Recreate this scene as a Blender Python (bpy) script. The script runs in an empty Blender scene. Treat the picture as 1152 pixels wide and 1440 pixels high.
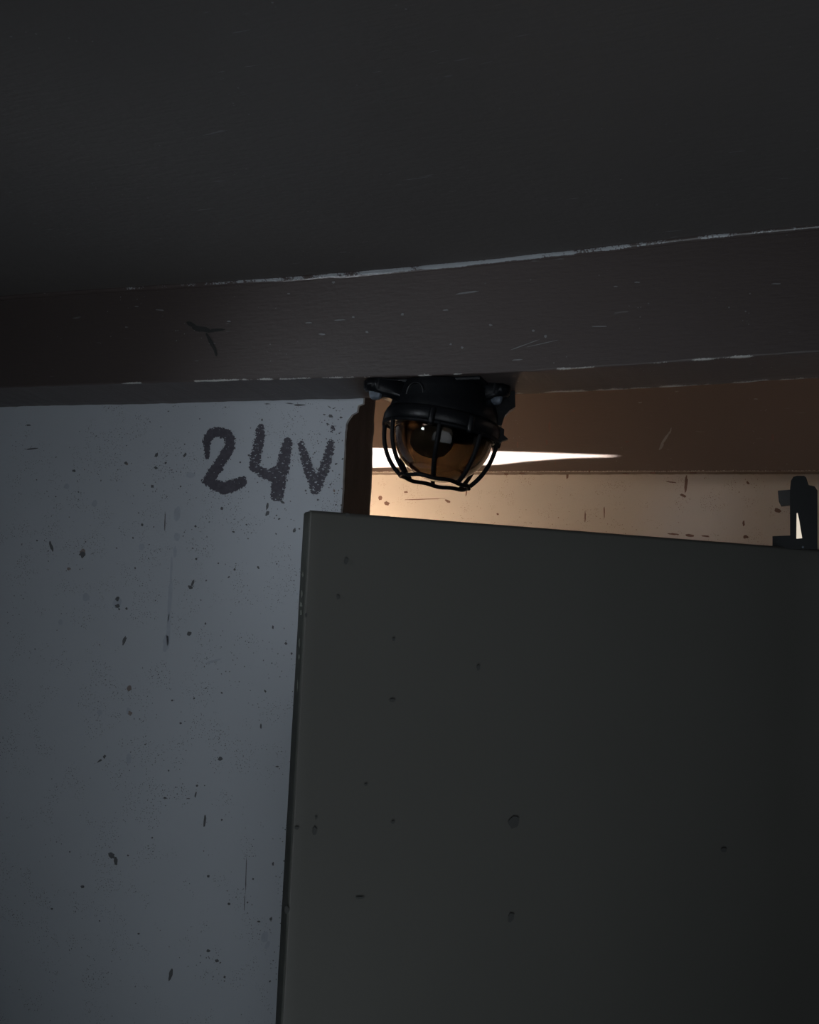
import bpy, bmesh, math, random
from mathutils import Vector, Matrix, noise

# ------------------------------------------------------------------ camera
SC = bpy.context.scene
COL = SC.collection
EYE = Vector((0.0, 0.0, 1.90))
AX = Vector((0.9344588, 0.01143924, -0.35588747))     # world X seen by the camera (right, down, forward)
AY = Vector((0.35309118, 0.09927108, 0.93030741))
AZ = Vector((0.04597134, -0.99499467, 0.08872564))
FOC = 1400.0
cam_data = bpy.data.cameras.new('camera')
cam = bpy.data.objects.new('camera', cam_data)
COL.objects.link(cam)
cam_data.sensor_fit = 'VERTICAL'
cam_data.sensor_height = 36.0
cam_data.lens = 36.0 * FOC / 1440.0
cam_data.clip_start = 0.02
cam.matrix_world = Matrix(((AX.x, -AX.y, -AX.z, EYE.x),
                           (AY.x, -AY.y, -AY.z, EYE.y),
                           (AZ.x, -AZ.y, -AZ.z, EYE.z),
                           (0, 0, 0, 1)))
SC.camera = cam

# ------------------------------------------------------------------ world, lights, exposure
SC.view_settings.view_transform = 'Standard'
SC.view_settings.look = 'None'
SC.view_settings.exposure = 0.0
SC.view_settings.gamma = 1.0
SC.view_settings.use_curve_mapping = False

world = bpy.data.worlds.new('daylight')
SC.world = world
world.use_nodes = True
wb = world.node_tree.nodes['Background']
wb.inputs['Color'].default_value = (0.74, 0.66, 0.54, 1)
wb.inputs['Strength'].default_value = 1.0


def lamp(name, kind, loc, energy, color, aim=None):
    d = bpy.data.lights.new(name, kind)
    d.energy = energy
    d.color = color
    o = bpy.data.objects.new(name, d)
    o.location = loc
    if aim is not None:
        o.rotation_euler = (Vector(aim) - Vector(loc)).to_track_quat('-Z', 'Y').to_euler()
    COL.objects.link(o)
    return o


# added broad cool spot near the viewer, brightening wall, lintel and bulkhead lamp
key_spot = lamp('added_key_light', 'SPOT', (-0.05, -0.20, 1.50), 18.5, (0.86, 0.93, 1.0), (-0.53, 1.22, 1.98))
key_spot.data.spot_size = math.radians(62)
key_spot.data.spot_blend = 1.0
key_spot.data.shadow_soft_size = 0.70
# small window to the left, seen as the bright glint on the globe
glint = lamp('left_window_light', 'SPOT', (-1.10, 0.05, 2.22), 9.0, (0.84, 0.92, 1.0), (-0.38, 1.26, 2.08))
glint.data.spot_size = math.radians(42)
glint.data.spot_blend = 1.0
glint.data.shadow_soft_size = 0.08
# added weak cool fill from below the viewer, lifting the ceiling
fill = lamp('added_fill_light', 'AREA', (-0.1, 0.0, 0.75), 1.75, (0.82, 0.93, 1.0), (-0.35, 1.1, 2.3))
fill.data.shape = 'RECTANGLE'
fill.data.size = 0.7
fill.data.size_y = 0.7
fill.data.spread = math.radians(120)
# warm daylight entering the inner room from its hidden left side
warm = lamp('inner_window_light', 'AREA', (-1.12, 1.80, 1.80), 3.0, (1.0, 0.68, 0.42), (-0.97, 2.15, 2.02))
warm.data.shape = 'RECTANGLE'
warm.data.size = 0.16
warm.data.size_y = 0.3
warm.data.spread = math.radians(125)
# low sun entering through an added gap in the inner room's left wall
SUN_DIR = Vector((math.cos(math.radians(25)), math.sin(math.radians(25)), -0.05)).normalized()
sun = lamp('sun_light', 'SUN', (-4, 0, 3), 105.0, (1.0, 0.98, 0.92))
sun.rotation_euler = SUN_DIR.to_track_quat('-Z', 'Y').to_euler()
sun.data.angle = math.radians(0.3)


# ------------------------------------------------------------------ measuring helper
def ray(px, py):
    c = Vector((px - 576.0, py - 720.0, FOC))
    return Vector((AX.dot(c), AY.dot(c), AZ.dot(c)))


def at(px, py, Y):
    """point of the plane at depth Y seen in the photograph at px, py"""
    r = ray(px, py)
    return EYE + r * (Y / r.y)


def interp(tab, x):
    if x <= tab[0][0]:
        return tab[0][1]
    for (a, b), (c, d) in zip(tab, tab[1:]):
        if x <= c:
            t = (x - a) / (c - a)
            return b + (d - b) * t
    return tab[-1][1]


def smooth_tab(tab, x, w=0.05):
    return sum(interp(tab, x + k * w / 2) for k in range(-2, 3)) / 5


# ------------------------------------------------------------------ object helpers
def tag(o, label=None, cat=None, group=None, kind=None):
    if label: o['label'] = label
    if cat: o['category'] = cat
    if group: o['group'] = group
    if kind: o['kind'] = kind
    return o


def obj(name, bm, mat, parent=None, smooth=False):
    me = bpy.data.meshes.new(name)
    bmesh.ops.recalc_face_normals(bm, faces=bm.faces[:])
    bm.to_mesh(me)
    bm.free()
    me.materials.append(mat)
    if smooth:
        for p in me.polygons:
            p.use_smooth = True
    o = bpy.data.objects.new(name, me)
    COL.objects.link(o)
    if parent is not None:
        o.parent = parent
    return o


def empty(name, loc=(0, 0, 0), rz=0.0):
    o = bpy.data.objects.new(name, None)
    o.location = loc
    o.rotation_euler = (0, 0, rz)
    o.empty_display_size = 0.05
    COL.objects.link(o)
    return o


def add_box(bm, x0, x1, y0, y1, z0, z1, bevel=0.0):
    b = bmesh.new()
    bmesh.ops.create_cube(b, size=1.0)
    for v in b.verts:
        v.co = Vector((x0 + (v.co.x + .5) * (x1 - x0), y0 + (v.co.y + .5) * (y1 - y0), z0 + (v.co.z + .5) * (z1 - z0)))
    if bevel:
        bmesh.ops.bevel(b, geom=b.edges[:], offset=bevel, segments=2, affect='EDGES', profile=0.6)
    merge(bm, b)


def merge(bm, b):
    me = bpy.data.meshes.new('tmp')
    b.to_mesh(me)
    b.free()
    bm.from_mesh(me)
    bpy.data.meshes.remove(me)


def add_lathe(bm, prof, n=48, mat=None, wobble=0.0, seed=0):
    rows = []
    for (r, z) in prof:
        if r < 1e-6:
            rows.append([bm.verts.new((0, 0, z))])
        else:
            row = []
            for k in range(n):
                a = 2 * math.pi * k / n
                q = r
                if wobble:
                    q += wobble * noise.noise(Vector((math.cos(a) * 3 + seed, math.sin(a) * 3, z * 60)))
                row.append(bm.verts.new((q * math.cos(a), q * math.sin(a), z)))
            rows.append(row)
    for A, B in zip(rows, rows[1:]):
        for k in range(n):
            k2 = (k + 1) % n
            if len(A) == 1 and len(B) == 1:
                continue
            if len(A) == 1:
                bm.faces.new((A[0], B[k2], B[k]))
            elif len(B) == 1:
                bm.faces.new((A[k], A[k2], B[0]))
            else:
                bm.faces.new((A[k], A[k2], B[k2], B[k]))
    vs = [v for r in rows for v in r]
    if mat is not None:
        for v in vs:
            v.co = mat @ v.co


def add_tube(bm, pts, rad, n=8, cap=True):
    pts = [Vector(p) for p in pts]
    rows = []
    prev = None
    for i, p in enumerate(pts):
        t = (pts[min(i + 1, len(pts) - 1)] - pts[max(i - 1, 0)]).normalized()
        if prev is None:
            u = t.orthogonal().normalized()
        else:
            u = (prev - t * prev.dot(t)).normalized()
        prev = u
        w = t.cross(u)
        r = rad[i] if isinstance(rad, (list, tuple)) else rad
        rows.append([bm.verts.new(p + (u * math.cos(2 * math.pi * k / n) + w * math.sin(2 * math.pi * k / n)) * r) for k in range(n)])
    for A, B in zip(rows, rows[1:]):
        for k in range(n):
            bm.faces.new((A[k], A[(k + 1) % n], B[(k + 1) % n], B[k]))
    if cap:
        bm.faces.new(rows[0][::-1])
        bm.faces.new(rows[-1])


def add_prism(bm, loop, hole, fn, depth):
    """plate with outline loop and optional hole; fn(a, b) gives the front point, depth the extrusion vector"""
    b = bmesh.new()
    edges = []
    for lp in ([loop] + ([hole] if hole else [])):
        vs = [b.verts.new(fn(*p)) for p in lp]
        edges += [b.edges.new((vs[i], vs[(i + 1) % len(vs)])) for i in range(len(vs))]
    bmesh.ops.triangle_fill(b, edges=edges, use_beauty=True)
    r = bmesh.ops.extrude_face_region(b, geom=b.faces[:])
    bmesh.ops.translate(b, vec=Vector(depth), verts=[g for g in r['geom'] if isinstance(g, bmesh.types.BMVert)])
    merge(bm, b)


# ------------------------------------------------------------------ materials
def new_mat(name):
    m = bpy.data.materials.new(name)
    m.use_nodes = True
    nt = m.node_tree
    return m, nt, nt.nodes['Principled BSDF']


def N(nt, typ, **kw):
    n = nt.nodes.new(typ)
    for k, v in kw.items():
        if k in n.inputs:
            n.inputs[k].default_value = v
        else:
            setattr(n, k, v)
    return n


def ramp(nt, src, p0, p1, c0=(0, 0, 0, 1), c1=(1, 1, 1, 1)):
    r = nt.nodes.new('ShaderNodeValToRGB')
    r.color_ramp.elements[0].position = p0
    r.color_ramp.elements[1].position = p1
    r.color_ramp.elements[0].color = c0
    r.color_ramp.elements[1].color = c1
    nt.links.new(src, r.inputs['Fac'])
    return r.outputs['Color']


def mix(nt, fac, a, b, mode='MIX'):
    m = nt.nodes.new('ShaderNodeMix')
    m.data_type = 'RGBA'
    m.blend_type = mode
    for s, v in ((m.inputs[0], fac), (m.inputs[6], a), (m.inputs[7], b)):
        if hasattr(v, 'links') or isinstance(v, bpy.types.NodeSocket):
            nt.links.new(v, s)
        elif isinstance(v, (int, float)):
            s.default_value = v
        else:
            s.default_value = (*v, 1) if len(v) == 3 else v
    return m.outputs[2]


def math_node(nt, op, a, b=None):
    m = nt.nodes.new('ShaderNodeMath')
    m.operation = op
    for s, v in ((m.inputs[0], a), (m.inputs[1], b)):
        if v is None:
            continue
        if isinstance(v, bpy.types.NodeSocket):
            nt.links.new(v, s)
        else:
            s.default_value = v
    return m.outputs[0]


def coords(nt, scale=(1, 1, 1), rot=(0, 0, 0)):
    tc = nt.nodes.new('ShaderNodeTexCoord')
    mp = nt.nodes.new('ShaderNodeMapping')
    mp.inputs['Scale'].default_value = scale
    mp.inputs['Rotation'].default_value = rot
    nt.links.new(tc.outputs['Object'], mp.inputs['Vector'])
    return mp.outputs['Vector']


def noise_fac(nt, scale, vec, detail=4.0, rough=0.55):
    n = N(nt, 'ShaderNodeTexNoise', Scale=scale, Detail=detail, Roughness=rough)
    nt.links.new(vec, n.inputs['Vector'])
    return n.outputs['Fac']


def bump(nt, bsdf, h, strength, dist):
    b = nt.nodes.new('ShaderNodeBump')
    b.inputs['Strength'].default_value = strength
    b.inputs['Distance'].default_value = dist
    nt.links.new(h, b.inputs['Height'])
    nt.links.new(b.outputs['Normal'], bsdf.inputs['Normal'])


def brown_paint(name, col, rough, chip_attr=True):
    m, nt, b = new_mat(name)
    v = coords(nt)
    streak = coords(nt, (9, 60, 60))
    big = noise_fac(nt, 3.0, v, 3)
    base = mix(nt, big, [c * 0.86 for c in col], [c * 1.14 for c in col])
    # pale dashes scratched along the beam, few and short
    st = noise_fac(nt, 2.6, streak, 2)
    pick = noise_fac(nt, 11.0, v, 2)
    dash = math_node(nt, 'MULTIPLY', ramp(nt, st, 0.70, 0.74), ramp(nt, pick, 0.52, 0.60))
    base = mix(nt, math_node(nt, 'MULTIPLY', dash, 0.55), base, (0.28, 0.28, 0.29))
    # pin-head grains
    vo = N(nt, 'ShaderNodeTexVoronoi', Scale=120.0)
    nt.links.new(v, vo.inputs['Vector'])
    dot = math_node(nt, 'MULTIPLY', ramp(nt, vo.outputs['Distance'], 0.08, 0.14, (1, 1, 1, 1), (0, 0, 0, 1)),
                    ramp(nt, noise_fac(nt, 14.0, v, 2), 0.60, 0.66))
    base = mix(nt, math_node(nt, 'MULTIPLY', dot, 0.7), base, (0.30, 0.30, 0.31))
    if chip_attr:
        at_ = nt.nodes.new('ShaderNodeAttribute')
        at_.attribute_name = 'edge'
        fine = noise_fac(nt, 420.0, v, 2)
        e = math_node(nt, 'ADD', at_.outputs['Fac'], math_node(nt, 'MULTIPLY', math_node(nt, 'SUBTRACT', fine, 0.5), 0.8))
        chip_highlight = ramp(nt, e, 0.52, 0.66)  # worn chips, and along the fillet a highlight put into the colour
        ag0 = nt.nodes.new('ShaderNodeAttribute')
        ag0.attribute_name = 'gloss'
        base = mix(nt, chip_highlight, base, mix(nt, ag0.outputs['Fac'], (0.52, 0.51, 0.49), (0.40, 0.415, 0.44)))
    nt.links.new(base, b.inputs['Base Color'])
    if chip_attr:
        ag = nt.nodes.new('ShaderNodeAttribute')
        ag.attribute_name = 'gloss'
        nt.links.new(math_node(nt, 'SUBTRACT', rough, math_node(nt, 'MULTIPLY', ag.outputs['Fac'], rough - 0.22)), b.inputs['Roughness'])
    else:
        b.inputs['Roughness'].default_value = rough
    b.inputs['Specular IOR Level'].default_value = 0.4
    h = mix(nt, 0.5, noise_fac(nt, 3.0, coords(nt, (14, 90, 90)), 3), noise_fac(nt, 90.0, v, 4))
    h2 = mix(nt, 0.35, h, dash)
    bump(nt, b, h2, 0.35, 0.003)
    return m


BROWN = (0.096, 0.076, 0.072)
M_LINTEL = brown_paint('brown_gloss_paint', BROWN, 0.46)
M_CEIL = brown_paint('brown_ceiling_paint', (0.126, 0.114, 0.110), 0.50)
M_BEAM = brown_paint('brown_inner_paint', (0.150, 0.116, 0.104), 0.55)


def white_wall(name, col, speck, spot_density):
    m, nt, b = new_mat(name)
    v = coords(nt)
    cloud = noise_fac(nt, 5.0, v, 5)
    base = mix(nt, cloud, [c * 0.93 for c in col], [c * 1.05 for c in col])
    # pits and grime specks: two sizes
    for sc, a, bb, na, nb in ((150.0, 0.10, 0.17, 0.56, 0.62), (60.0, 0.055, 0.085, 0.54, 0.60), (330.0, 0.16, 0.26, 0.52, 0.60)):
        vo = N(nt, 'ShaderNodeTexVoronoi', Scale=sc)
        dis = mix(nt, 0.012, v, N_color_noise(nt, v), 'ADD')
        nt.links.new(dis, vo.inputs['Vector'])
        k = math_node(nt, 'MULTIPLY', ramp(nt, vo.outputs['Distance'], a, bb, (1, 1, 1, 1), (0, 0, 0, 1)),
                      ramp(nt, noise_fac(nt, 9.0 + sc * 0.05, v, 3), na - spot_density, nb - spot_density))
        base = mix(nt, math_node(nt, 'MULTIPLY', k, 0.85), base, speck)
    nt.links.new(base, b.inputs['Base Color'])
    b.inputs['Roughness'].default_value = 0.55
    b.inputs['Specular IOR Level'].default_value = 0.3
    bump(nt, b, noise_fac(nt, 260.0, v, 4), 0.25, 0.0015)
    return m


def N_color_noise(nt, v):
    n = N(nt, 'ShaderNodeTexNoise', Scale=40.0, Detail=2.0)
    nt.links.new(v, n.inputs['Vector'])
    return n.outputs['Color']


M_WALL = white_wall('white_wall_paint', (0.60, 0.63, 0.68), (0.09, 0.09, 0.10), 0.0)
M_BACK = white_wall('inner_wall_paint', (0.62, 0.60, 0.59), (0.22, 0.12, 0.08), 0.0)


def plain(name, col, rough, spec=0.4, mottle=0.12, mscale=8.0, bscale=120.0, bstr=0.2, bdist=0.001, metal=0.0):
    m, nt, b = new_mat(name)
    v = coords(nt)
    n = noise_fac(nt, mscale, v, 4)
    base = mix(nt, n, [c * (1 - mottle) for c in col], [c * (1 + mottle) for c in col])
    nt.links.new(base, b.inputs['Base Color'])
    b.inputs['Roughness'].default_value = rough
    b.inputs['Specular IOR Level'].default_value = spec
    b.inputs['Metallic'].default_value = metal
    bump(nt, b, noise_fac(nt, bscale, v, 4), bstr, bdist)
    return m


M_DOOR = plain('olive_grey_door_paint', (0.101, 0.098, 0.089), 0.5, 0.35, 0.10, 3.5, 160.0, 0.12, 0.001)
M_EDGE = plain('worn_door_edge', (0.075, 0.078, 0.070), 0.6, 0.3, 0.5, 30.0)
M_SCUFF = plain('scuffed_edge_paint', (0.30, 0.32, 0.27), 0.6, 0.3, 0.4, 60.0)
M_DOORMARK = plain('door_grime', (0.070, 0.070, 0.068), 0.7, 0.2)
M_JAMB = plain('dark_brown_jamb_paint', (0.044, 0.033, 0.030), 0.55, 0.3, 0.2, 12.0, 90.0, 0.3, 0.002)
M_BLACK = plain('black_lamp_paint', (0.007, 0.008, 0.010), 0.36, 0.35, 0.3, 40.0, 150.0, 0.35, 0.0012)
M_GUARD = plain('black_guard_wire_paint', (0.006, 0.007, 0.009), 0.55, 0.2, 0.3, 40.0, 200.0, 0.3, 0.001)
M_BOLT = plain('grey_bolt_paint', (0.16, 0.19, 0.235), 0.45, 0.5, 0.75, 160.0, 200.0, 0.4, 0.001)
M_BULB = plain('dusty_bulb_glass', (0.75, 0.80, 0.80), 0.35, 0.5, 0.2, 40.0)
M_IRON = plain('black_hinge_paint', (0.009, 0.010, 0.011), 0.55, 0.35, 0.3, 40.0)
M_STUB = plain('grey_hinge_pin', (0.050, 0.047, 0.046), 0.6, 0.3, 0.3, 60.0)
M_LETTER = plain('purple_black_letter_paint', (0.112, 0.104, 0.126), 0.6, 0.3, 0.45, 160.0)
M_SPECK = plain('dark_wall_speck', (0.15, 0.15, 0.16), 0.7, 0.2, 0.3, 60.0)
M_SMUDGE = plain('grey_wall_smudge', (0.50, 0.535, 0.60), 0.6, 0.3, 0.12, 90.0)
M_RUST = plain('rust_brown_speck', (0.20, 0.13, 0.115), 0.7, 0.2, 0.3, 60.0)
M_FAINT = plain('faint_rust_speck', (0.30, 0.25, 0.24), 0.7, 0.2, 0.3, 60.0)
M_SCRATCH = plain('pale_scratch', (0.27, 0.27, 0.275), 0.6, 0.3, 0.3, 120.0)
M_SOOT = plain('dark_scuff', (0.045, 0.045, 0.045), 0.7, 0.2, 0.2, 60.0)
M_ROOM = plain('room_grey_paint', (0.20, 0.20, 0.21), 0.7, 0.2)
M_FLOOR = plain('grey_floor_paint', (0.12, 0.12, 0.12), 0.6, 0.3)


def glass_mat():
    m, nt, b = new_mat('smoky_amber_glass')
    v = coords(nt)
    n = noise_fac(nt, 25.0, v, 4)
    base = mix(nt, n, (0.17, 0.135, 0.105), (0.33, 0.27, 0.21))
    nt.links.new(base, b.inputs['Base Color'])
    b.inputs['Transmission Weight'].default_value = 1.0
    b.inputs['IOR'].default_value = 1.48
    b.inputs['Roughness'].default_value = 0.03
    bump(nt, b, noise_fac(nt, 40.0, v, 2), 0.10, 0.004)
    return m


M_GLASS = glass_mat()

# ------------------------------------------------------------------ the shell
YL, YW = 1.20, 1.315            # lintel face, white wall face
YJ = 1.424                      # back of the white wall
YB = 2.105                      # inner beam face
YBW = 2.150                     # inner back wall
LINE1 = [(49, 413.5), (143, 407.5), (226, 402), (300, 397.5), (395, 391.5), (499, 383.5), (570, 377.7), (685, 366.5), (770, 357), (860, 348), (960, 335), (1140, 318.5)]
LINE2 = [(49, 543.8), (176, 539.4), (290, 536), (395, 533), (490, 531), (560, 529.8), (645, 526.6), (785, 520), (850, 515.6), (970, 507.5), (1100, 498), (1140, 495.5)]
LINE3 = [(10, 572.5), (110, 570), (200, 569), (300, 565.8), (400, 563.3), (490, 561), (600, 558.5), (700, 555), (780, 553), (860, 549.3), (960, 544), (1140, 532.5)]
T1 = [(p.x, p.z) for p in (at(x, y, YL) for x, y in LINE1)]
T2 = [(p.x, p.z) for p in (at(x, y, YL) for x, y in LINE2)]
T3 = [(p.x, p.z) for p in (at(x, y, YW) for x, y in LINE3)]
XMIN, XMAX = -1.75, 1.60


def loft(name, profile, mat, x0=XMIN, x1=XMAX, step=0.008, parent=None):
    """profile(x) -> closed list of (y, z, edge[, gloss])"""
    bm = bmesh.new()
    lay = bm.verts.layers.float.new('edge')
    lag = bm.verts.layers.float.new('gloss')
    rows = []
    n = int((x1 - x0) / step)
    for i in range(n + 1):
        x = x0 + (x1 - x0) * i / n
        row = []
        for (y, z, e, *gl) in profile(x):
            v = bm.verts.new((x, y, z))
            v[lay] = e
            v[lag] = gl[0] if gl else 0.0
            row.append(v)
        rows.append(row)
    k = len(rows[0])
    for A, B in zip(rows, rows[1:]):
        for j in range(k):
            bm.faces.new((A[j], B[j], B[(j + 1) % k], A[(j + 1) % k]))
    bm.faces.new(rows[0])
    bm.faces.new(rows[-1][::-1])
    return obj(name, bm, mat, parent)


def nz(x, s, seed):
    return noise.noise(Vector((x * s, seed, 0.3)))


CHIP_HIGHLIGHT1 = [(at(px, 380, YL).x, k) for px, k in [(60, .40), (200, .48), (300, .58), (450, .74), (540, .85), (700, .9), (860, .82), (890, .62), (1140, .5)]]  # fillet weights: pale chips plus painted highlight, strongest mid-beam
CHIP2 = [(at(px, 530, YL).x, k) for px, k in [(0, .2), (150, .3), (180, .9), (300, 1), (380, .8), (450, .7), (500, .95), (640, 1), (660, .15), (770, .15), (790, .8), (860, .7), (890, .3), (955, .8), (1080, 1), (1110, .3)]]
CHIP3 = [(at(px, 550, YW).x, k) for px, k in [(0, .0), (640, .0), (720, .7), (800, 1), (950, 1), (1000, .75), (1140, .8), (1200, .3)]]


def patch(tab, x):
    return interp(tab, x)


def lintel_profile(x):
    z1, z2, z3 = smooth_tab(T1, x), smooth_tab(T2, x), smooth_tab(T3, x)
    z1 += 0.0006 * nz(x, 30, 1)
    z2 += 0.0007 * nz(x, 45, 2)
    z3 += 0.0008 * nz(x, 50, 3)
    f = 0.0046 + 0.0016 * nz(x, 22, 4) + 0.0012 * math.exp(-((x + 0.40) / 0.22) ** 2)
    b2 = 0.0022 + 0.0014 * nz(x, 35, 5)
    b3 = 0.0018 + 0.0012 * nz(x, 40, 6)
    yb = YW
    k2 = patch(CHIP2, x) * max(0.0, min(1.0, 0.75 + 1.6 * nz(x, 28, 21) + 0.8 * nz(x, 90, 22)))
    k3 = patch(CHIP3, x) * max(0.0, min(1.0, 0.72 + 0.7 * nz(x, 70, 23) + 0.5 * nz(x, 210, 26)))
    k1 = patch(CHIP_HIGHLIGHT1, x) * (0.88 + 0.40 * nz(x, 33, 24) + 0.35 * nz(x, 110, 25))
    P = []
    # concave fillet against the ceiling; pale colour holds chips and a painted-in highlight
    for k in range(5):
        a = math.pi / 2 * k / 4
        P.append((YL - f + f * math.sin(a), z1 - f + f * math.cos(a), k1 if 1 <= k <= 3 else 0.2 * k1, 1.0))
    P += [(YL, z1 - 0.012, 0.0), (YL + 0.0006 * nz(x, 12, 7), (z1 + z2) / 2, 0.0), (YL, z2 + b2 + 0.006, 0.0), (YL, z2 + b2, 0.55 * k2),
          (YL + b2 * 0.3, z2 + b2 * 0.3, 1.0 * k2), (YL + b2, z2, 0.8 * k2), (YL + b2 + 0.006, z2, 0.0),
          (yb - 0.024, z3, 0.0), (yb - 0.014, z3, 0.55 * k3), (yb - b3 - 0.002, z3, 0.95 * k3), (yb - b3 * 0.3, z3 + b3 * 0.3, 1.0 * k3), (yb, z3 + b3, 0.8 * k3), (yb, z3 + b3 + 0.012, 0.0),
          (yb, z1 + 0.03, 0.0), (YL - f, z1 + 0.03, 0.0)]
    return P


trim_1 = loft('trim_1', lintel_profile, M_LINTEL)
tag(trim_1, 'dark brown painted lintel beam with chipped pale edges above the door opening', 'beam', kind='structure')


def ceil_profile(x):
    z1 = smooth_tab(T1, x) + 0.0006 * nz(x, 30, 1)
    yb = YL - 0.0042
    return [(-1.5, 2.345, 0), (0.2, 2.345, 0), (0.9, z1 + 0.3 * (2.345 - z1), 0), (yb, z1, 0.0), (yb, 2.46, 0), (-1.5, 2.46, 0)]


ceiling = loft('ceiling', ceil_profile, M_CEIL, step=0.02)
tag(ceiling, 'dark brown painted low ceiling above the lintel beam', 'ceiling', kind='structure')

XE = at(484, 640, YW).x           # the end of the white wall
ZT = 2.200
# front white wall, ragged end edge
bm = bmesh.new()
top = []
x = XMIN
while x < XE - 0.02:
    top.append((x, smooth_tab(T3, x) + 0.004)); x += 0.06
loop = [(XMIN, 0.0)] + [(XE + 0.0, 0.0)]
zz = 0.2
while zz < 2.155:
    loop.append((XE + 0.0014 * nz(zz, 60, 9) + 0.0008 * nz(zz, 190, 8), zz)); zz += 0.006 if zz > 1.8 else 0.1
loop += [(XE + 0.003, 2.160), (XE + 0.009, 2.168), (XE + 0.017, 2.172), (XE + 0.018, 2.181), (XE + 0.026, 2.184), (XE + 0.026, 2.215)]
loop += [(a, b) for a, b in top[::-1]]
add_prism(bm, loop, None, lambda a, b: Vector((a, YW, b)), (0, 0.006, 0))
add_box(bm, XMIN, XE - 0.008, YW + 0.006, YJ - 0.002, 0, 2.50)
wall_left = obj('wall_left', bm, M_WALL)
tag(wall_left, 'white painted wall marked 24V with dark specks, left of the door opening', 'wall', kind='structure')

# brown end face of that wall
bm = bmesh.new()
b = bmesh.new()
bmesh.ops.create_grid(b, x_segments=14, y_segments=120, size=0.5)
y0, y1 = YW + 0.003, YJ
for v in b.verts:
    s, t = v.co.x + .5, v.co.y + .5
    z = 1.70 + t * 0.80 if t > 0.02 else 0.0
    y = y0 + s * (y1 - y0)
    if s > 0.9:
        y += 0.0035 * nz(z, 24, 3) + 0.002 * nz(z, 70, 5)
    v.co = Vector((XE - 0.0012 + 0.0012 * noise.noise(Vector((y * 60, z * 18, 2))), y, z))
r = bmesh.ops.extrude_face_region(b, geom=b.faces[:])
bmesh.ops.translate(b, vec=(-0.006, 0, 0), verts=[g for g in r['geom'] if isinstance(g, bmesh.types.BMVert)])
merge(bm, b)
obj('painted_jamb', bm, M_JAMB, wall_left, True)['label'] = 'dark brown painted end face of the white wall'

# wall on the hinge side, mostly outside the picture
bm = bmesh.new()
XR = at(1146, 700, YW).x + 0.06
add_box(bm, XR, XMAX, YW, YJ, 0, 2.23)
wall_right = obj('wall_right', bm, M_WALL)
tag(wall_right, 'white wall on the hinge side of the door opening', 'wall', kind='structure')

# inner room -----------------------------------------------------------------
XIL, XIR = -1.55, 0.45
bm = bmesh.new()
slot = [at(1117.0, 712, YBW), at(1131.5, 712, YBW), at(1131.5, 763, YBW), at(1117.0, 763, YBW)]
add_prism(bm, [(XIL - .1, 0), (XIR + .1, 0), (XIR + .1, 2.6), (XIL - .1, 2.6)], [(p.x, p.z) for p in slot],
          lambda a, b: Vector((a, YBW, b)), (0, 0.02, 0))
wall_back = obj('wall_back', bm, M_BACK)
tag(wall_back, 'pale wall of the inner room glowing peach from daylight', 'wall', kind='structure')

ZB0 = at(760, 663.5, YB).z


def beam_profile(x):
    zb = ZB0 + 0.0008 * nz(x, 40, 11) + 0.0006 * nz(x, 120, 12)
    return [(YB, 2.50, 0), (YB, zb + 0.008, 0), (YB, zb + 0.002, 0.45), (YB + 0.002, zb, 0.7), (YB + 0.01, zb, 0), (YBW, zb, 0), (YBW, 2.50, 0)]


trim_2 = loft('trim_2', beam_profile, M_BEAM, XIL, XIR)
tag(trim_2, 'brown painted inner beam with a streak of sunlight above the peach wall', 'beam', kind='structure')

# unseen left wall of the inner room; gap added, shaped to cast the streak
wedge = [(495, 629.5), (540, 630.5), (700, 635.0), (800, 638.4), (872, 641.4), (800, 643.6), (740, 648.2), (700, 653.0), (540, 657.0), (495, 658)]
gap = []
for (px, py) in wedge:
    p = at(px, py, YB - 0.0002)
    t = (p.x - XIL) / SUN_DIR.x
    q = p - SUN_DIR * t
    gap.append((q.y, q.z))
bm = bmesh.new()
add_prism(bm, [(YJ - .02, 0), (2.30, 0), (2.30, 2.6), (YJ - .02, 2.6)], gap, lambda a, b: Vector((XIL, a, b)), (-0.002, 0, 0))
tag(obj('wall_inner_left', bm, M_BEAM), 'unseen side wall of the inner room with an added gap shaping the sunlight streak', 'wall', kind='structure')
bm = bmesh.new()
add_box(bm, XIR, XIR + .1, YJ, YBW + .02, 0, 2.6)
tag(obj('wall_inner_right', bm, M_BEAM), 'side wall of the inner room beyond the hinge', 'wall', kind='structure')
bm = bmesh.new()
add_box(bm, XMIN, XMAX, YW + .002, YBW + .02, 2.50, 2.62)
tag(obj('ceiling_inner', bm, M_BEAM), 'brown ceiling of the inner room', 'ceiling', kind='structure')

# rest of the front room, behind the viewer -------------------------------------
bm = bmesh.new()
add_box(bm, XMIN - .1, XMAX + .1, -1.6, 2.3, -0.1, 0.0)
tag(obj('floor', bm, M_FLOOR), 'grey painted floor', 'floor', kind='structure')
bm = bmesh.new()
add_box(bm, XMIN - .1, XMAX + .1, -1.6, -1.5, 0, 2.5)
tag(obj('wall_front', bm, M_ROOM), 'grey wall behind the viewer', 'wall', kind='structure')
for nm, xa, xb in (('wall_side_left', XMIN - .1, XMIN), ('wall_side_right', XMAX, XMAX + .1)):
    bm = bmesh.new()
    add_box(bm, xa, xb, -1.5, 1.33 if xa < 0 else 2.2, 0, 2.5)
    tag(obj(nm, bm, M_ROOM), 'grey %s wall of the front room' % nm.split('_')[-1], 'wall', kind='structure')

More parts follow.
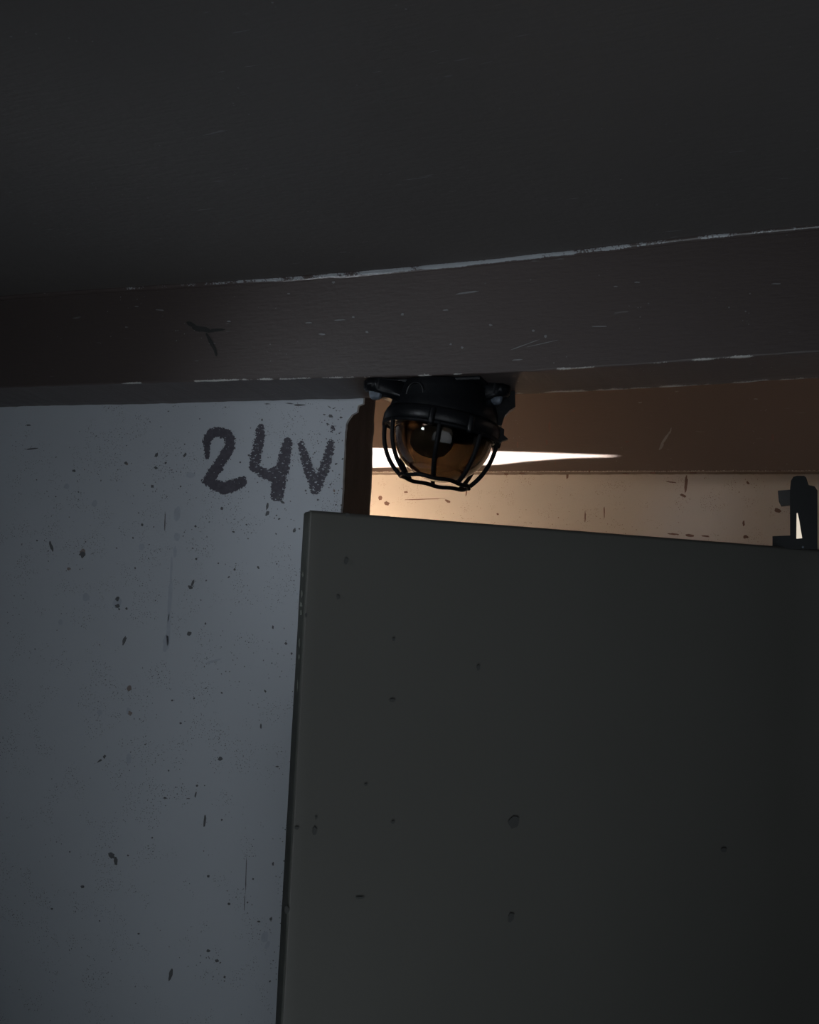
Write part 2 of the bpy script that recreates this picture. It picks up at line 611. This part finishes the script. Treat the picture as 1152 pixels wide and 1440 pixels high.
# ------------------------------------------------------------------ door
H = at(1142, 771.5, 1.345)                # hinge-side top corner
ZD = H.z
r_ = ray(437, 717)
Fp = EYE + r_ * ((ZD - EYE.z) / r_.z)     # free top corner
dirv = Vector((Fp.x - H.x, Fp.y - H.y, 0))
H = H - dirv.normalized() * 0.045         # the hinge side runs on out of the picture
dirv = Vector((Fp.x - H.x, Fp.y - H.y, 0))
WD = dirv.length
door = empty('door_1', (H.x, H.y, 0.0), math.atan2(dirv.y, dirv.x))
tag(door, 'dark olive grey metal door standing ajar in front of the white wall', 'door', kind='structure')
# local: x from hinge to free edge, y to the back or front
inv = Matrix.Rotation(-math.atan2(dirv.y, dirv.x), 3, 'Z')
nloc = inv @ Vector((0.30, -0.95, 0))      # towards the viewer
sgn = 1 if nloc.y > 0 else -1
TH = 0.026
bm = bmesh.new()
b = bmesh.new()
# front sheet, very slightly dented, its top and free edges rolled back
RL, RX = 0.0045, 0.0016
xs = [WD * k / 50 for k in range(50)] + [WD - RX + RX * math.sin(math.pi / 2 * k / 5) for k in range(6)]
zs = [0.02 + (ZD - RL - 0.04) * k / 100 for k in range(101)] + [ZD - RL + RL * math.sin(math.pi / 2 * k / 5) for k in range(6)]
xs = [q for q in xs if q < WD - RL * 1.5] + xs[50:]
grid = []
for z in zs:
    row = []
    for xx in xs:
        d = 0.0012 * noise.noise(Vector((xx * 5, z * 4, 7))) * min(1, 12 * xx * abs(WD - xx), 12 * abs(ZD - z))
        ex, ez = max(0.0, xx - (WD - RX)) / RX, max(0.0, z - (ZD - RL)) / RL
        back = RX * (1 - math.sqrt(max(0.0, 1 - ex * ex))) + RL * (1 - math.sqrt(max(0.0, 1 - ez * ez)))
        row.append(b.verts.new((xx, sgn * (d - min(back, RL * 1.3)), z)))
    grid.append(row)
for A, B in zip(grid, grid[1:]):
    for k in range(len(A) - 1):
        b.faces.new((A[k], A[k + 1], B[k + 1], B[k]))
merge(bm, b)
leaf = obj('leaf', bm, M_DOOR, door, True)
bm = bmesh.new()
ys = sorted((-sgn * 0.0062, -sgn * TH))
add_box(bm, -0.0003, WD - 0.0005, ys[0], ys[1], 0.02, ZD - 0.0008, 0.0006)
obj('leaf_back', bm, M_EDGE, door)
# folded free edge
bm = bmesh.new()
b = bmesh.new()
bmesh.ops.create_grid(b, x_segments=4, y_segments=160, size=0.5)
for v in b.verts:
    s, t = v.co.x + .5, v.co.y + .5
    z = 0.02 + t * (ZD - 0.022)
    v.co = Vector((WD + 0.0002 + 0.0009 * abs(noise.noise(Vector((s * 3, z * 22, 1)))), -sgn * (0.0014 + s * (TH - 0.0014)), z))
r = bmesh.ops.extrude_face_region(b, geom=b.faces[:])
bmesh.ops.translate(b, vec=(-0.0012, 0, 0), verts=[g for g in r['geom'] if isinstance(g, bmesh.types.BMVert)])
merge(bm, b)
edge = obj('edge_strip', bm, M_EDGE, door, True)


def blob(bm, fn, cx, cy, rx, ry, ang, seed, n=14, rag=0.35, lift=(0, 0, 0)):
    """ragged flat spot; fn maps pixel-like plane coordinates to a point on the surface"""
    ca, sa = math.cos(ang), math.sin(ang)
    vs = []
    for k in range(n):
        a = 2 * math.pi * k / n
        q = 1 + rag * noise.noise(Vector((math.cos(a) * 1.7 + seed * 3.1, math.sin(a) * 1.7, seed)))
        u, v = rx * q * math.cos(a), ry * q * math.sin(a)
        vs.append(bm.verts.new(fn(cx + u * ca - v * sa, cy + u * sa + v * ca)))
    c = bm.verts.new(fn(cx, cy) + Vector(lift))
    for k in range(n):
        bm.faces.new((vs[k], vs[(k + 1) % n], c))


def on_door(px, py, lift=0.0006):
    """pixel to a point on the door sheet, in door coordinates"""
    rr = ray(px, py)
    nrm = Vector((-dirv.y, dirv.x, 0)).normalized()
    t = (H - EYE).dot(nrm) / rr.dot(nrm)
    p = EYE + rr * t
    q = inv @ (p - Vector((H.x, H.y, 0)))
    return Vector((q.x, sgn * lift, q.z))


bm = bmesh.new()
for i, (px, py, rx, ry, an) in enumerate([(486, 789, 3.6, 6.5, .3), (475, 840, 3.2, 4, 0), (672, 939, 3, 5, .1), (553, 899, 2.5, 3, 0), (442, 1168, 4, 7, .1),
                                          (444, 1150, 2, 3, 0), (417, 1164, 4, 3, 0), (403, 1279, 4, 7, 0), (722, 1156, 9, 11, .5), (552, 1156, 3, 3, 0),
                                          (514, 1103, 3, 2, 0), (1017, 1195, 5, 4, 0), (551, 985, 5, 3, 0), (506, 1262, 8, 2, 0), (718, 1290, 5, 8, .2),
                                          (488, 724, 4, 3, 0), (430, 865, 2.2, 4, 0)]):
    blob(bm, lambda a, b: on_door(a, b, 0.0014), px, py, rx * .8, ry * .8, an, i + 40, lift=(0, 0, 0))
g = obj('grime_marks', bm, M_DOORMARK, leaf)
g['kind'] = 'stuff'


def on_edge(px, py):
    p = on_door(px + 5.5, py, 0)
    return Vector((WD + 0.0016, -sgn * TH * 0.55 + (px - 429.5 + (py - 715) * 0.049) * 0.0022, p.z))


bm = bmesh.new()
for i, (px, py, rx, ry) in enumerate([(426, 808, 2.2, 5), (425, 835, 2, 9), (424, 851, 3.4, 5), (424, 862, 2.4, 5), (422, 905, 2.2, 8), (422, 925, 2, 5), (420, 965, 1.4, 12)]):
    blob(bm, on_edge, px, py, rx * .7, ry * .7, 0, i + 90, rag=0.7)
g = obj('paint_scuffs', bm, M_SCUFF, edge)
g['kind'] = 'stuff'

# hinge at the top corner, black iron with a tapering slit
YH = 1.318
hinge = obj('hinge', bmesh.new(), M_IRON, door)


def into_door(p):
    return inv @ (Vector(p) - Vector((H.x, H.y, 0)))


def hp(px, py, y=YH):
    return into_door(at(px, py, y))


bm = bmesh.new()
dvec = inv @ Vector((0, 0.010, 0))
add_prism(bm, [(1111.5, 772), (1111, 690), (1112.5, 676), (1116, 670.5), (1121, 669), (1131, 669), (1134, 671.5), (1137.5, 682), (1146, 684), (1150, 690), (1150, 772)],
          [(1120.6, 720.5), (1122.2, 720.5), (1124.5, 732), (1128.6, 756.8), (1120.2, 757.6), (1120.4, 738)], hp, dvec)
me = bpy.data.meshes.new('hinge')
bmesh.ops.recalc_face_normals(bm, faces=bm.faces[:])
bm.to_mesh(me); bm.free(); me.materials.append(M_IRON)
hinge.data = me
hinge['label'] = 'black hinge bracket with a narrow slit of daylight at the door top corner'
bm = bmesh.new()
add_prism(bm, [(1094, 690), (1112, 688.5), (1112, 710), (1099, 711.5), (1095.5, 705)], None, lambda a, b: hp(a, b, YH + .002), inv @ Vector((0, 0.008, 0)))
obj('hinge_pin', bm, M_STUB, hinge)['label'] = 'short grey stub on the side of the black hinge'
bm = bmesh.new()
add_prism(bm, [(1086.5, 754), (1112, 753), (1112, 772), (1086.5, 770)], None, lambda a, b: hp(a, b, YH + .001), inv @ Vector((0, 0.009, 0)))
obj('hinge_foot', bm, M_IRON, hinge)
bm = bmesh.new()
add_lathe(bm, [(0, 0.0012), (0.0011, 0.0008), (0.0014, 0.0)], 12)
rv = obj('rivet', bm, M_BOLT, hinge, True)
rv.location = hp(1129.4, 769.3, YH - .0001)
rv.rotation_euler = (inv @ Vector((0, -1, 0))).to_track_quat('Z', 'X').to_euler()

# ------------------------------------------------------------------ lettering on the white wall
def on_wall(px, py, lift=0.0004):
    return at(px, py, YW - lift)


def segdist(px, py, a, b):
    ax, ay, wa = a
    bx, by, wb_ = b
    dx, dy = bx - ax, by - ay
    L = dx * dx + dy * dy
    t = 0 if L == 0 else max(0, min(1, ((px - ax) * dx + (py - ay) * dy) / L))
    return math.hypot(px - ax - dx * t, py - ay - dy * t) - (wa + (wb_ - wa) * t), t


def Z2(x, y):
    return 220 + x / 3.388, 500 + y / 3.388


def stroke(pts, w):
    return [(*Z2(x, y), (w[i] if isinstance(w, (list, tuple)) else w) / 3.388 / 2 * 1.2) for i, (x, y) in enumerate(pts)]


GLYPHS = {
    'two': [stroke([(243, 485), (238, 440), (240, 400), (262, 372), (298, 365), (332, 372), (352, 402), (347, 442), (322, 482), (292, 530), (262, 572), (240, 598)], [18, 24, 34, 38, 40, 42, 40, 42, 42, 44, 46, 36]),
            stroke([(245, 598), (285, 620), (325, 632), (365, 622), (405, 602)], [30, 46, 52, 50, 46])],
    'four': [stroke([(497, 345), (493, 385), (484, 440), (470, 495), (466, 535)], [30, 38, 40, 42, 36]),
             stroke([(466, 530), (500, 558), (540, 570), (590, 545)], [34, 40, 44, 44]),
             stroke([(625, 408), (614, 470), (602, 530), (585, 590), (575, 665)], [34, 44, 52, 56, 54])],
    'vee': [stroke([(688, 425), (703, 470), (722, 530), (742, 590), (758, 640)], [26, 34, 40, 42, 40]),
            stroke([(832, 418), (820, 470), (804, 530), (784, 580), (762, 630)], [28, 36, 40, 40, 38]),
            stroke([(842, 345), (835, 358)], [18, 8])],
}


def raster_glyph(bm, strokes, seed, cell=0.75, ragged=1.35, holes=0.30):
    xs = [p[0] for s in strokes for p in s]
    ys = [p[1] for s in strokes for p in s]
    x0, x1, y0, y1 = min(xs) - 9, max(xs) + 9, min(ys) - 9, max(ys) + 9
    vcache = {}

    def V(i, j):
        if (i, j) not in vcache:
            vcache[(i, j)] = bm.verts.new(on_wall(x0 + i * cell, y0 + j * cell))
        return vcache[(i, j)]
    for i in range(int((x1 - x0) / cell)):
        for j in range(int((y1 - y0) / cell)):
            px, py = x0 + (i + .5) * cell, y0 + (j + .5) * cell
            d = 99
            for s in strokes:
                for a, b in zip(s, s[1:]):
                    d = min(d, segdist(px, py, a, b)[0])
            if d > 3:
                continue
            q = Vector((px, py, seed * 7.3))
            d += ragged * (1.5 * noise.noise(q * 0.30) + 1.3 * noise.noise(q * 0.75))
            if d > 0:
                continue
            br = noise.noise(Vector((px * 0.20 + py * 0.06, py * 0.55, seed))) + 0.6 * noise.noise(q * 1.1)
            if br > 0.95 - holes - 0.22 * max(0, 1 + d / 4):
                continue
            bm.faces.new((V(i, j), V(i + 1, j), V(i + 1, j + 1), V(i, j + 1)))


for nm, key, lab in (('painted_digit', 'two', 'hand painted dark digit 2'), ('painted_digit', 'four', 'hand painted dark digit 4'), ('painted_letter', 'vee', 'hand painted dark letter V')):
    bm = bmesh.new()
    raster_glyph(bm, GLYPHS[key], len(key) + ord(key[0]) % 7, holes={'two': 0.12, 'four': 0.36, 'vee': 0.44}[key])
    obj(nm, bm, M_LETTER, wall_left)['label'] = lab

# specks, drips and scuffs on the white wall
SPECKS = [(175, 901, 3, 7, .35), (266, 891, 4, 3, 0), (116, 780, 5, 5, .4), (72, 768, 2.4, 9, -.3), (157, 1203, 6, 5, .9), (163, 1211, 3, 7, 0),
          (288, 1155, 2, 11, .1), (240, 1370, 3, 9, .25), (310, 1067, 4, 3, 0), (275, 740, 2, 2, 0), (312, 715, 2.5, 2.5, 0), (214, 684, 2.6, 2.4, 0),
          (232, 1122, 3, 1.6, 0), (277, 1105, 2, 2, 0), (293, 1232, 2.5, 2, 0), (322, 1271, 2.5, 2, 0), (364, 1296, 3, 1.6, 0), (381, 1292, 2.4, 2.6, 0),
          (293, 1337, 3, 2.4, 0), (305, 1351, 3, 2.4, 0), (316, 1374, 2, 2, 0), (116, 1247, 3.2, 2, 0), (271, 820, 2, 6, .4), (268, 826, 4, 3, .5),
          (165, 842, 3, 4, .2), (165, 852, 4, 3, 0), (178, 856, 2, 2, 0), (200, 738, 1.8, 2.4, 0), (276, 786, 1.8, 1.8, 0), (330, 801, 2, 2, 0),
          (254, 684, 1.4, 1.4, 0), (233, 651, 2, 2, 0), (219, 658, 3, 2, .5), (220, 640, 2.5, 4, .6), (177, 651, 2.6, 2.2, 0), (260, 640, 2, 4, .6),
          (104, 662, 3, 2, 0), (402, 905, 2.4, 2, .5), (410, 919, 1.6, 2, 0), (384, 882, 1.6, 3, 0), (363, 798, 1.6, 3, -.4), (373, 972, 1.6, 2.5, -.4),
          (289, 877, 1.4, 2, 0), (384, 1215, 1.6, 3.4, 0), (356, 1236, 1.5, 1.5, 0), (312, 1153, 1.6, 1.6, 0), (367, 1021, 1.5, 5, 0), (254, 1017, 1.8, 1.8, 0),
          (390, 1078, 3, 1.3, 0), (214, 1178, 1.5, 1.5, 0), (273, 982, 1.6, 1.6, 0), (242, 985, 1.8, 1.6, 0), (275, 1118, 1.3, 5, .2), (265, 1123, 3, 1.2, 0),
          (376, 722, 3, 4, .3), (376, 712, 2, 6, .1), (391, 700, 2.6, 2, .4), (397, 706, 4, 2, .5), (414, 746, 2.4, 4, .5), (459, 663, 2, 3.5, .3),
          (421, 569.5, 10, 1.6, 0), (408, 567.5, 7, 0.8, .1), (465, 585, 4, 2.6, .2), (456, 583, 2.5, 1, .2), (350, 640, 2, 1.5, 0), (338, 650, 1.6, 1.6, 0),
          (463, 572, 3, 0.7, .5), (470, 574, 3, 0.7, -.4), (376, 568, 5, 0.8, 0), (140, 1070, 5, 1.4, -.6), (147, 1064, 2.4, 3, .3), (45, 631, 9, 1.3, -.12),
          (40, 598, 4, 1.4, 0), (204, 1047, 1.2, 1.2, 0), (195, 1313, 1.8, 1.4, 0), (73, 1278, 2, 1.6, 0), (140, 1295, 1.3, 1.3, 0), (180, 1203, 1.5, 1.5, 0),
          (232, 734, 0.8, 14, .03), (346, 1230, .7, 30, .03), (344, 1270, .6, 14, .03), (440, 675, 1.5, 2, 0), (430, 690, 1.5, 1.6, 0), (447, 703, 1.8, 1.4, 0)]
rng = random.Random(5)
for k in range(150):        # fine grit, thicker around the lettering and along the wall end
    px = 482 - abs(rng.gauss(0, 75)) if rng.random() < .6 else rng.uniform(40, 400)
    py = rng.uniform(570, 730) if px > 425 else (rng.uniform(570, 1430) if rng.random() < .5 else rng.gauss(700, 60))
    if py < 566 or px < 20 or (px > 425 - (py - 715) * .05 and py > 712):
        continue
    rr = rng.choice((0.7, 0.8, 0.9, 1.1, 1.4))
    SPECKS.append((px, py, rr, rr * rng.uniform(.8, 1.6), rng.uniform(0, 3)))
bm = bmesh.new()
for i, (px, py, rx, ry, an) in enumerate(SPECKS):
    blob(bm, lambda a, b: on_wall(a, b, 0.0005), px, py, rx * 0.85, ry * 0.85, an, i, rag=0.55)
obj('paint_specks', bm, M_SPECK, wall_left)['kind'] = 'stuff'
bm = bmesh.new()
for i, (px, py, rx, ry, an) in enumerate([(249, 723, 4.5, 11, .1), (249, 755, 4.5, 6, 0), (246, 776, 2.4, 8, 0), (241, 800, 1.8, 18, .06), (239, 842, 3, 30, .06), (237, 885, 2.6, 22, .05), (234, 905, 5, 11, .1),
                                         (181, 1067, 3.6, 8, .1), (181, 1000, 3.5, 5, 0), (140, 1002, 3.5, 4, 0), (133, 708, 3.6, 5, .2), (94, 684, 4, 4, 0), (121, 840, 5, 6, 0), (199, 769, 4, 5, .2),
                                         (372, 1318, 5, 8, .2), (376, 1329, 3, 6, .4), (85, 875, 3, 4, 0), (165, 847, 6, 8, .2), (268, 668, 6, 4, 0), (300, 930, 12, 1.5, -.3)]):
    blob(bm, lambda a, b: on_wall(a, b, 0.0003), px, py, rx, ry, an, i + 300, n=20, rag=0.3)
obj('water_smudges', bm, M_SMUDGE, wall_left)['kind'] = 'stuff'
bm = bmesh.new()
for i, (px, py, rx, ry, an) in enumerate([(116, 777, 4, 4.5, .4), (182, 968, 3.4, 4, 0), (183, 1003, 3, 3, 0), (178, 652, 2.5, 2, 0), (97, 800, 3, 2, 0), (470, 690, 1.4, 2, 0)]):
    blob(bm, lambda a, b: on_wall(a, b, 0.00035), px, py, rx, ry, an, i + 500, rag=0.5)
obj('rust_specks', bm, M_FAINT, wall_left)['kind'] = 'stuff'

# marks on the inner wall and beam
bm = bmesh.new()
for i, (px, py, rx, ry, an, Y) in enumerate([(544, 708, 4, 2.6, .2, YBW), (571, 692, 2.6, 1.2, 0, YBW), (630, 705, 4, 1.8, .5, YBW), (656, 692, 1, 6, .1, YBW), (535, 700, 3, 3, .2, YBW), (596, 702, 28, .6, -.03, YBW),
                                            (965, 680, 2, 11, .08, YBW), (961, 697, 5, 1.6, .4, YBW), (944, 678, 8, 0.8, .1, YBW), (1052, 679, 3, 1.5, .7, YBW), (1094, 718, 4.5, 2.6, .4, YBW), (1046, 736, 1.6, 4, 0, YBW),
                                            (1049, 755, 4, 2.4, 0, YBW), (970, 753, 6, 2, .1, YBW), (947, 751, 8, 1.2, .1, YBW), (992, 754, 6, 1.2, .1, YBW), (700, 723, 1.6, 1.5, 0, YBW), (823, 727, .8, 8, 0, YBW), (850, 720, .8, 8, 0, YBW),
                                            (712, 666.5, 3, 1.8, .2, YB), (734, 665.5, 3.4, 1.4, 0, YB), (798, 668, 1.8, 5, 0, YBW), (829, 662, 1, 3.5, 0, YB), (918, 665, 4, 1.8, 0, YB), (880, 666, 5, 1, 0, YB), (975, 665, 6, 1, 0, YB),
                                            (728, 626, 1.2, 4.5, 0, YB), (769, 622, 1.6, 3.8, 0, YB), (773, 600, 1.6, 7, 0, YB), (882, 621, 3.4, 1.5, -.1, YB), (781, 651, .9, 3, 0, YB), (807, 578, 2.5, 1.5, 0, YB), (1087, 615, 2, 5, 0, YB), (1048, 596, 1.5, 1.5, 0, YB)]):
    blob(bm, lambda a, b, Y=Y: at(a, b, Y - 0.0006), px, py, rx, ry, an, i + 600, rag=0.5)
obj('brown_stains', bm, M_RUST, wall_back)['kind'] = 'stuff'
bm = bmesh.new()
for i, (px, py, rx, ry, an) in enumerate([(935, 618, 2, 12, .55), (930, 628, 2, 5, .5), (943, 606, 1, 4, .3), (1063, 561, 3, .8, 0), (900, 566, 3, .7, 0)]):
    blob(bm, lambda a, b: at(a, b, YB - 0.0006), px, py, rx, ry, an, i + 700, rag=0.6)
obj('pale_scratches', bm, M_SCRATCH, trim_2)['kind'] = 'stuff'

# scuff and scratches on the lintel and ceiling
bm = bmesh.new()
for i, (px, py, rx, ry, an) in enumerate([(285, 463, 14, 4, .15), (270, 457, 9, 3, .55), (305, 464, 11, 2.2, -.1), (298, 484, 2.6, 15, -.5), (303, 496, 1.5, 6, -.3)]):
    blob(bm, lambda a, b, i=i: at(a, b, YL - 0.0011 - i * 0.0001), px, py, rx, ry, an, i + 800, n=20, rag=0.4)
obj('dark_scuff', bm, M_SOOT, trim_1)['kind'] = 'stuff'
bm = bmesh.new()
for i, (px, py, rx, ry, an) in enumerate([(657, 411.5, 15, 1.3, -.13), (627, 436, 4, .8, 0), (469, 397, 2, 1.6, 0), (453, 470, 5, 1.2, .1), (434, 454, 5, .8, 0), (478, 450, 8, .9, -.05), (497, 446, 2, 1.2, 0), (516, 467, 2, 1.6, 0),
                                          (566, 442, 2, 1.6, 0), (225, 436, 6, 1, .1), (650, 489, 2, 1.6, 0), (690, 457, 2.4, 1.2, 0), (634, 484, 1.6, 1.4, 0), (767, 473, 2, 2, 0), (728, 506, 8, .9, -.08), (750, 465, 2, 1.4, 0),
                                          (322, 452, 3, 1, 0), (406, 413, 2, 1, 0), (1092, 399, 7, 1, 0), (896, 397, 4, 1, 0), (866, 403, 3, .9, 0), (843, 459, 10, .8, 0), (738, 485, 22, .6, -.35), (763, 483, 24, .5, -.22), (192, 431, 3, .8, 0), (178, 460, 2.4, .8, 0)]):
    blob(bm, lambda a, b: at(a, b, YL - 0.0012), px, py, rx, ry, an, i + 900, rag=0.5)
obj('pale_scratches', bm, M_SCRATCH, trim_1)['kind'] = 'stuff'

# ------------------------------------------------------------------ the bulkhead lamp
LP = at(624, 559, 1.266)
LZ = smooth_tab(T2, LP.x) - 0.0002
lamp_t = empty('bulkhead_lamp', (LP.x, LP.y, LZ), math.atan2(-LP.x, LP.y))
tag(lamp_t, 'black caged bulkhead lamp with smoky glass globe fixed under the brown lintel beam', 'lamp')
TILT = Matrix.Translation((0, 0, -0.055)) @ Matrix.Rotation(math.radians(8.6), 4, 'Y') @ Matrix.Translation((0, 0, 0.044))

bm = bmesh.new()
add_lathe(bm, [(0, 0), (0.0640, 0), (0.0655, -0.002), (0.0675, -0.010), (0.069, -0.020), (0.072, -0.029), (0.075, -0.040), (0.075, -0.054), (0.066, -0.057), (0.0, -0.054)], 64, wobble=0.0008)
housing = obj('housing', bm, M_BLACK, lamp_t, True)
# thin black base plate squared to the beam
bm = bmesh.new()
add_box(bm, -0.072, 0.068, -0.056, 0.048, -0.005, 0.0, 0.0018)
plate = obj('base_plate', bm, M_BLACK, lamp_t)
plate.rotation_euler = (0, 0, -math.atan2(-LP.x, LP.y))

# lugs with bolt heads, left and right, turned a little to the front
for az, R1, RB in ((math.radians(-20), 0.094, 0.074), (math.radians(180 + 16), 0.112, 0.095)):
    bm = bmesh.new()
    b = bmesh.new()
    R0 = 0.046
    pts = [(R0, -0.026)]
    for k in range(9):
        a = math.pi * (-0.5 + k / 8)
        pts.append((R1 - 0.017 + 0.017 * math.cos(a), 0.017 * math.sin(a)))
    pts.append((R0, 0.026))
    rot = Matrix.Rotation(az, 4, 'Z')
    top = [b.verts.new(rot @ Vector((x, y, -0.0004))) for x, y in pts]
    bot = [b.verts.new(rot @ Vector((x, y, -0.016 - 0.014 * (x < 0.06)))) for x, y in pts]
    b.faces.new(top); b.faces.new(bot)
    n = len(pts)
    for k in range(n):
        b.faces.new((top[k], top[(k + 1) % n], bot[(k + 1) % n], bot[k]))
    bmesh.ops.bevel(b, geom=[e for e in b.edges], offset=0.0025, segments=2, affect='EDGES')
    merge(bm, b)
    lug = obj('mounting_lug', bm, M_BLACK, lamp_t, True)
    bm = bmesh.new()
    add_lathe(bm, [(0, -0.0245), (0.005, -0.0238), (0.0078, -0.0215), (0.0088, -0.017), (0.0092, -0.010), (0, -0.010)], 14, wobble=0.002)
    bolt = obj('bolt', bm, M_BOLT, lug)
    bolt.location = (RB * math.cos(az), RB * math.sin(az), -0.003)
    bolt['label'] = 'grey bolt head worn to bare metal'

# gusset webs under the right lug
bm = bmesh.new()
add_prism(bm, [(0.066, -0.004), (0.096, -0.004), (0.0975, -0.026), (0.090, -0.031), (0.084, -0.038), (0.080, -0.052), (0.066, -0.052)], None,
          lambda a, b: Vector((a, -0.010, b)), (0, 0.020, 0))
obj('gusset', bm, M_BLACK, lamp_t)

# cable gland: a round boss facing forward on the housing front
ga = math.radians(-90 - 34)
gd = Vector((math.cos(ga), math.sin(ga), -0.05)).normalized()
gm = Matrix.Translation(Vector((0, 0, -0.018)) + gd * 0.054) @ gd.to_track_quat('Z', 'Y').to_matrix().to_4x4()
bm = bmesh.new()
add_lathe(bm, [(0, -0.01), (0.0155, -0.01), (0.0155, 0.012), (0.0145, 0.0145), (0.0125, 0.015), (0.0115, 0.013), (0.011, 0.004), (0, 0.004)], 32, gm)
gl = obj('cable_gland', bm, M_BLACK, lamp_t, True)
bm = bmesh.new()
add_lathe(bm, [(0, 0.003), (0.0085, 0.003), (0.0088, 0.009), (0.006, 0.0115), (0, 0.0122)], 24, gm)
obj('gland_plug', bm, M_BLACK, gl, True)

# pipe stub running from the gland to the wall end on the left, with worn grey paint
bm = bmesh.new()
add_tube(bm, [(-0.060, -0.026, -0.016), (-0.075, -0.02, -0.014), (-0.088, -0.012, -0.011), (-0.10, -0.004, -0.010)], [0.010, 0.009, 0.008, 0.007], 12)
obj('conduit_stub', bm, M_BLACK, lamp_t, True)

# clamping ring that carries globe and guard, hanging a little askew
bm = bmesh.new()
add_lathe(bm, [(0.060, -0.030), (0.0765, -0.032), (0.0795, -0.037), (0.0805, -0.043), (0.0800, -0.049), (0.0775, -0.0535), (0.070, -0.0545), (0.0665, -0.053), (0.060, -0.048)], 72, TILT, wobble=0.0006, seed=4)
ring = obj('clamp_ring', bm, M_BLACK, lamp_t, True)
for az in (-100, -62, 8, 100, 170):
    a = math.radians(az)
    m_ = TILT @ Matrix.Translation((0.0795 * math.cos(a), 0.0795 * math.sin(a), -0.046))
    bm = bmesh.new()
    add_lathe(bm, [(0, -0.012), (0.0035, -0.0115), (0.0045, -0.008), (0.0045, 0.008), (0.0035, 0.0105), (0, 0.011)], 12, m_)
    obj('ring_screw', bm, M_BLACK, ring, True)
# hinge ear with a pointed screw on the right
bm = bmesh.new()
add_prism(bm, [(0.072, -0.030), (0.083, -0.034), (0.084, -0.042), (0.0905, -0.046), (0.083, -0.050), (0.079, -0.056), (0.072, -0.056)], None,
          lambda a, b: TILT @ Vector((a, -0.012, b)), (0, 0.012, 0))
obj('ring_ear', bm, M_BLACK, ring)

# glass globe: thick shell, open at the top inside the ring
ro, zo, ho = 0.0680, -0.055, 0.065
prof = [(0.0655, -0.040)]
for k in range(0, 15):
    t = math.pi / 2 * k / 14
    prof.append((ro * math.cos(t) if k < 14 else 0.0, zo - ho * math.sin(t)))
inner = [((r - 0.0048) if r > 0.005 else 0.0, z + (0.0048 if k > 0 else 0.0)) for k, (r, z) in enumerate(prof)]
bm = bmesh.new()
GT = TILT @ Matrix.Translation((0.004, 0, 0))
bm = bmesh.new()
add_lathe(bm, [inner[0]] + prof + inner[::-1], 64, GT)
bmesh.ops.remove_doubles(bm, verts=bm.verts[:], dist=1e-6)
globe = obj('glass_globe', bm, M_GLASS, lamp_t, True)
globe['label'] = 'smoky amber glass dome'

bm = bmesh.new()
add_lathe(bm, [(0, -0.044), (0.016, -0.044), (0.017, -0.050), (0.015, -0.052), (0, -0.052)], 24, TILT @ Matrix.Translation((-0.010, -0.012, 0)))
sock = obj('bulb_socket', bm, M_BLACK, lamp_t, True)
bm = bmesh.new()
add_lathe(bm, [(0, -0.0622), (0.0125, -0.0622), (0.014, -0.066), (0.024, -0.070), (0.029, -0.079), (0.028, -0.088), (0.021, -0.097), (0.011, -0.1015), (0, -0.103)], 32, TILT @ Matrix.Translation((-0.010, -0.012, 0.012)))
obj('bulb', bm, M_BULB, sock, True)['label'] = 'grey unlit bulb inside the glass dome'

# wire guard
GSH = Matrix.Translation((0.0, 0, 0))
rr_, zr_ = 0.0475, -0.1205


def guard_pt(az, t):
    """t 0 at the clamp ring, 1 at the bottom ring"""
    tab_r = [(0, 0.0790), (0.25, 0.0772), (0.5, 0.0705), (0.75, 0.0600), (1, rr_)]
    tab_z = [(0, -0.049), (0.25, -0.072), (0.5, -0.092), (0.75, -0.109), (1, zr_)]
    r = smooth_tab(tab_r, t, 0.12)
    z = smooth_tab(tab_z, t, 0.12)
    a = math.radians(az)
    return TILT @ Vector((r * math.cos(a) + 0.004 * t * t, r * math.sin(a), z))


guard = None
bm = bmesh.new()
pts = [TILT @ Vector((0.0785 * math.cos(2 * math.pi * k / 48), 0.0785 * math.sin(2 * math.pi * k / 48), -0.0535)) for k in range(49)]
add_tube(bm, pts, 0.0028, 8, False)
guard = obj('wire_guard', bm, M_GUARD, lamp_t, True)
bm = bmesh.new()
pts = [TILT @ Vector((rr_ * math.cos(2 * math.pi * k / 48) + 0.004, rr_ * math.sin(2 * math.pi * k / 48), zr_ + 0.0008 * math.sin(k))) for k in range(49)]
add_tube(bm, pts, 0.0028, 8, False)
obj('guard_ring', bm, M_GUARD, guard, True)
for az in (-91, -46, -8, 40, 90, 135, 172, 218):
    bm = bmesh.new()
    add_tube(bm, [guard_pt(az + 3 * math.sin(az), k / 14) for k in range(15)], 0.0029, 8)
    obj('guard_wire', bm, M_GUARD, guard, True)
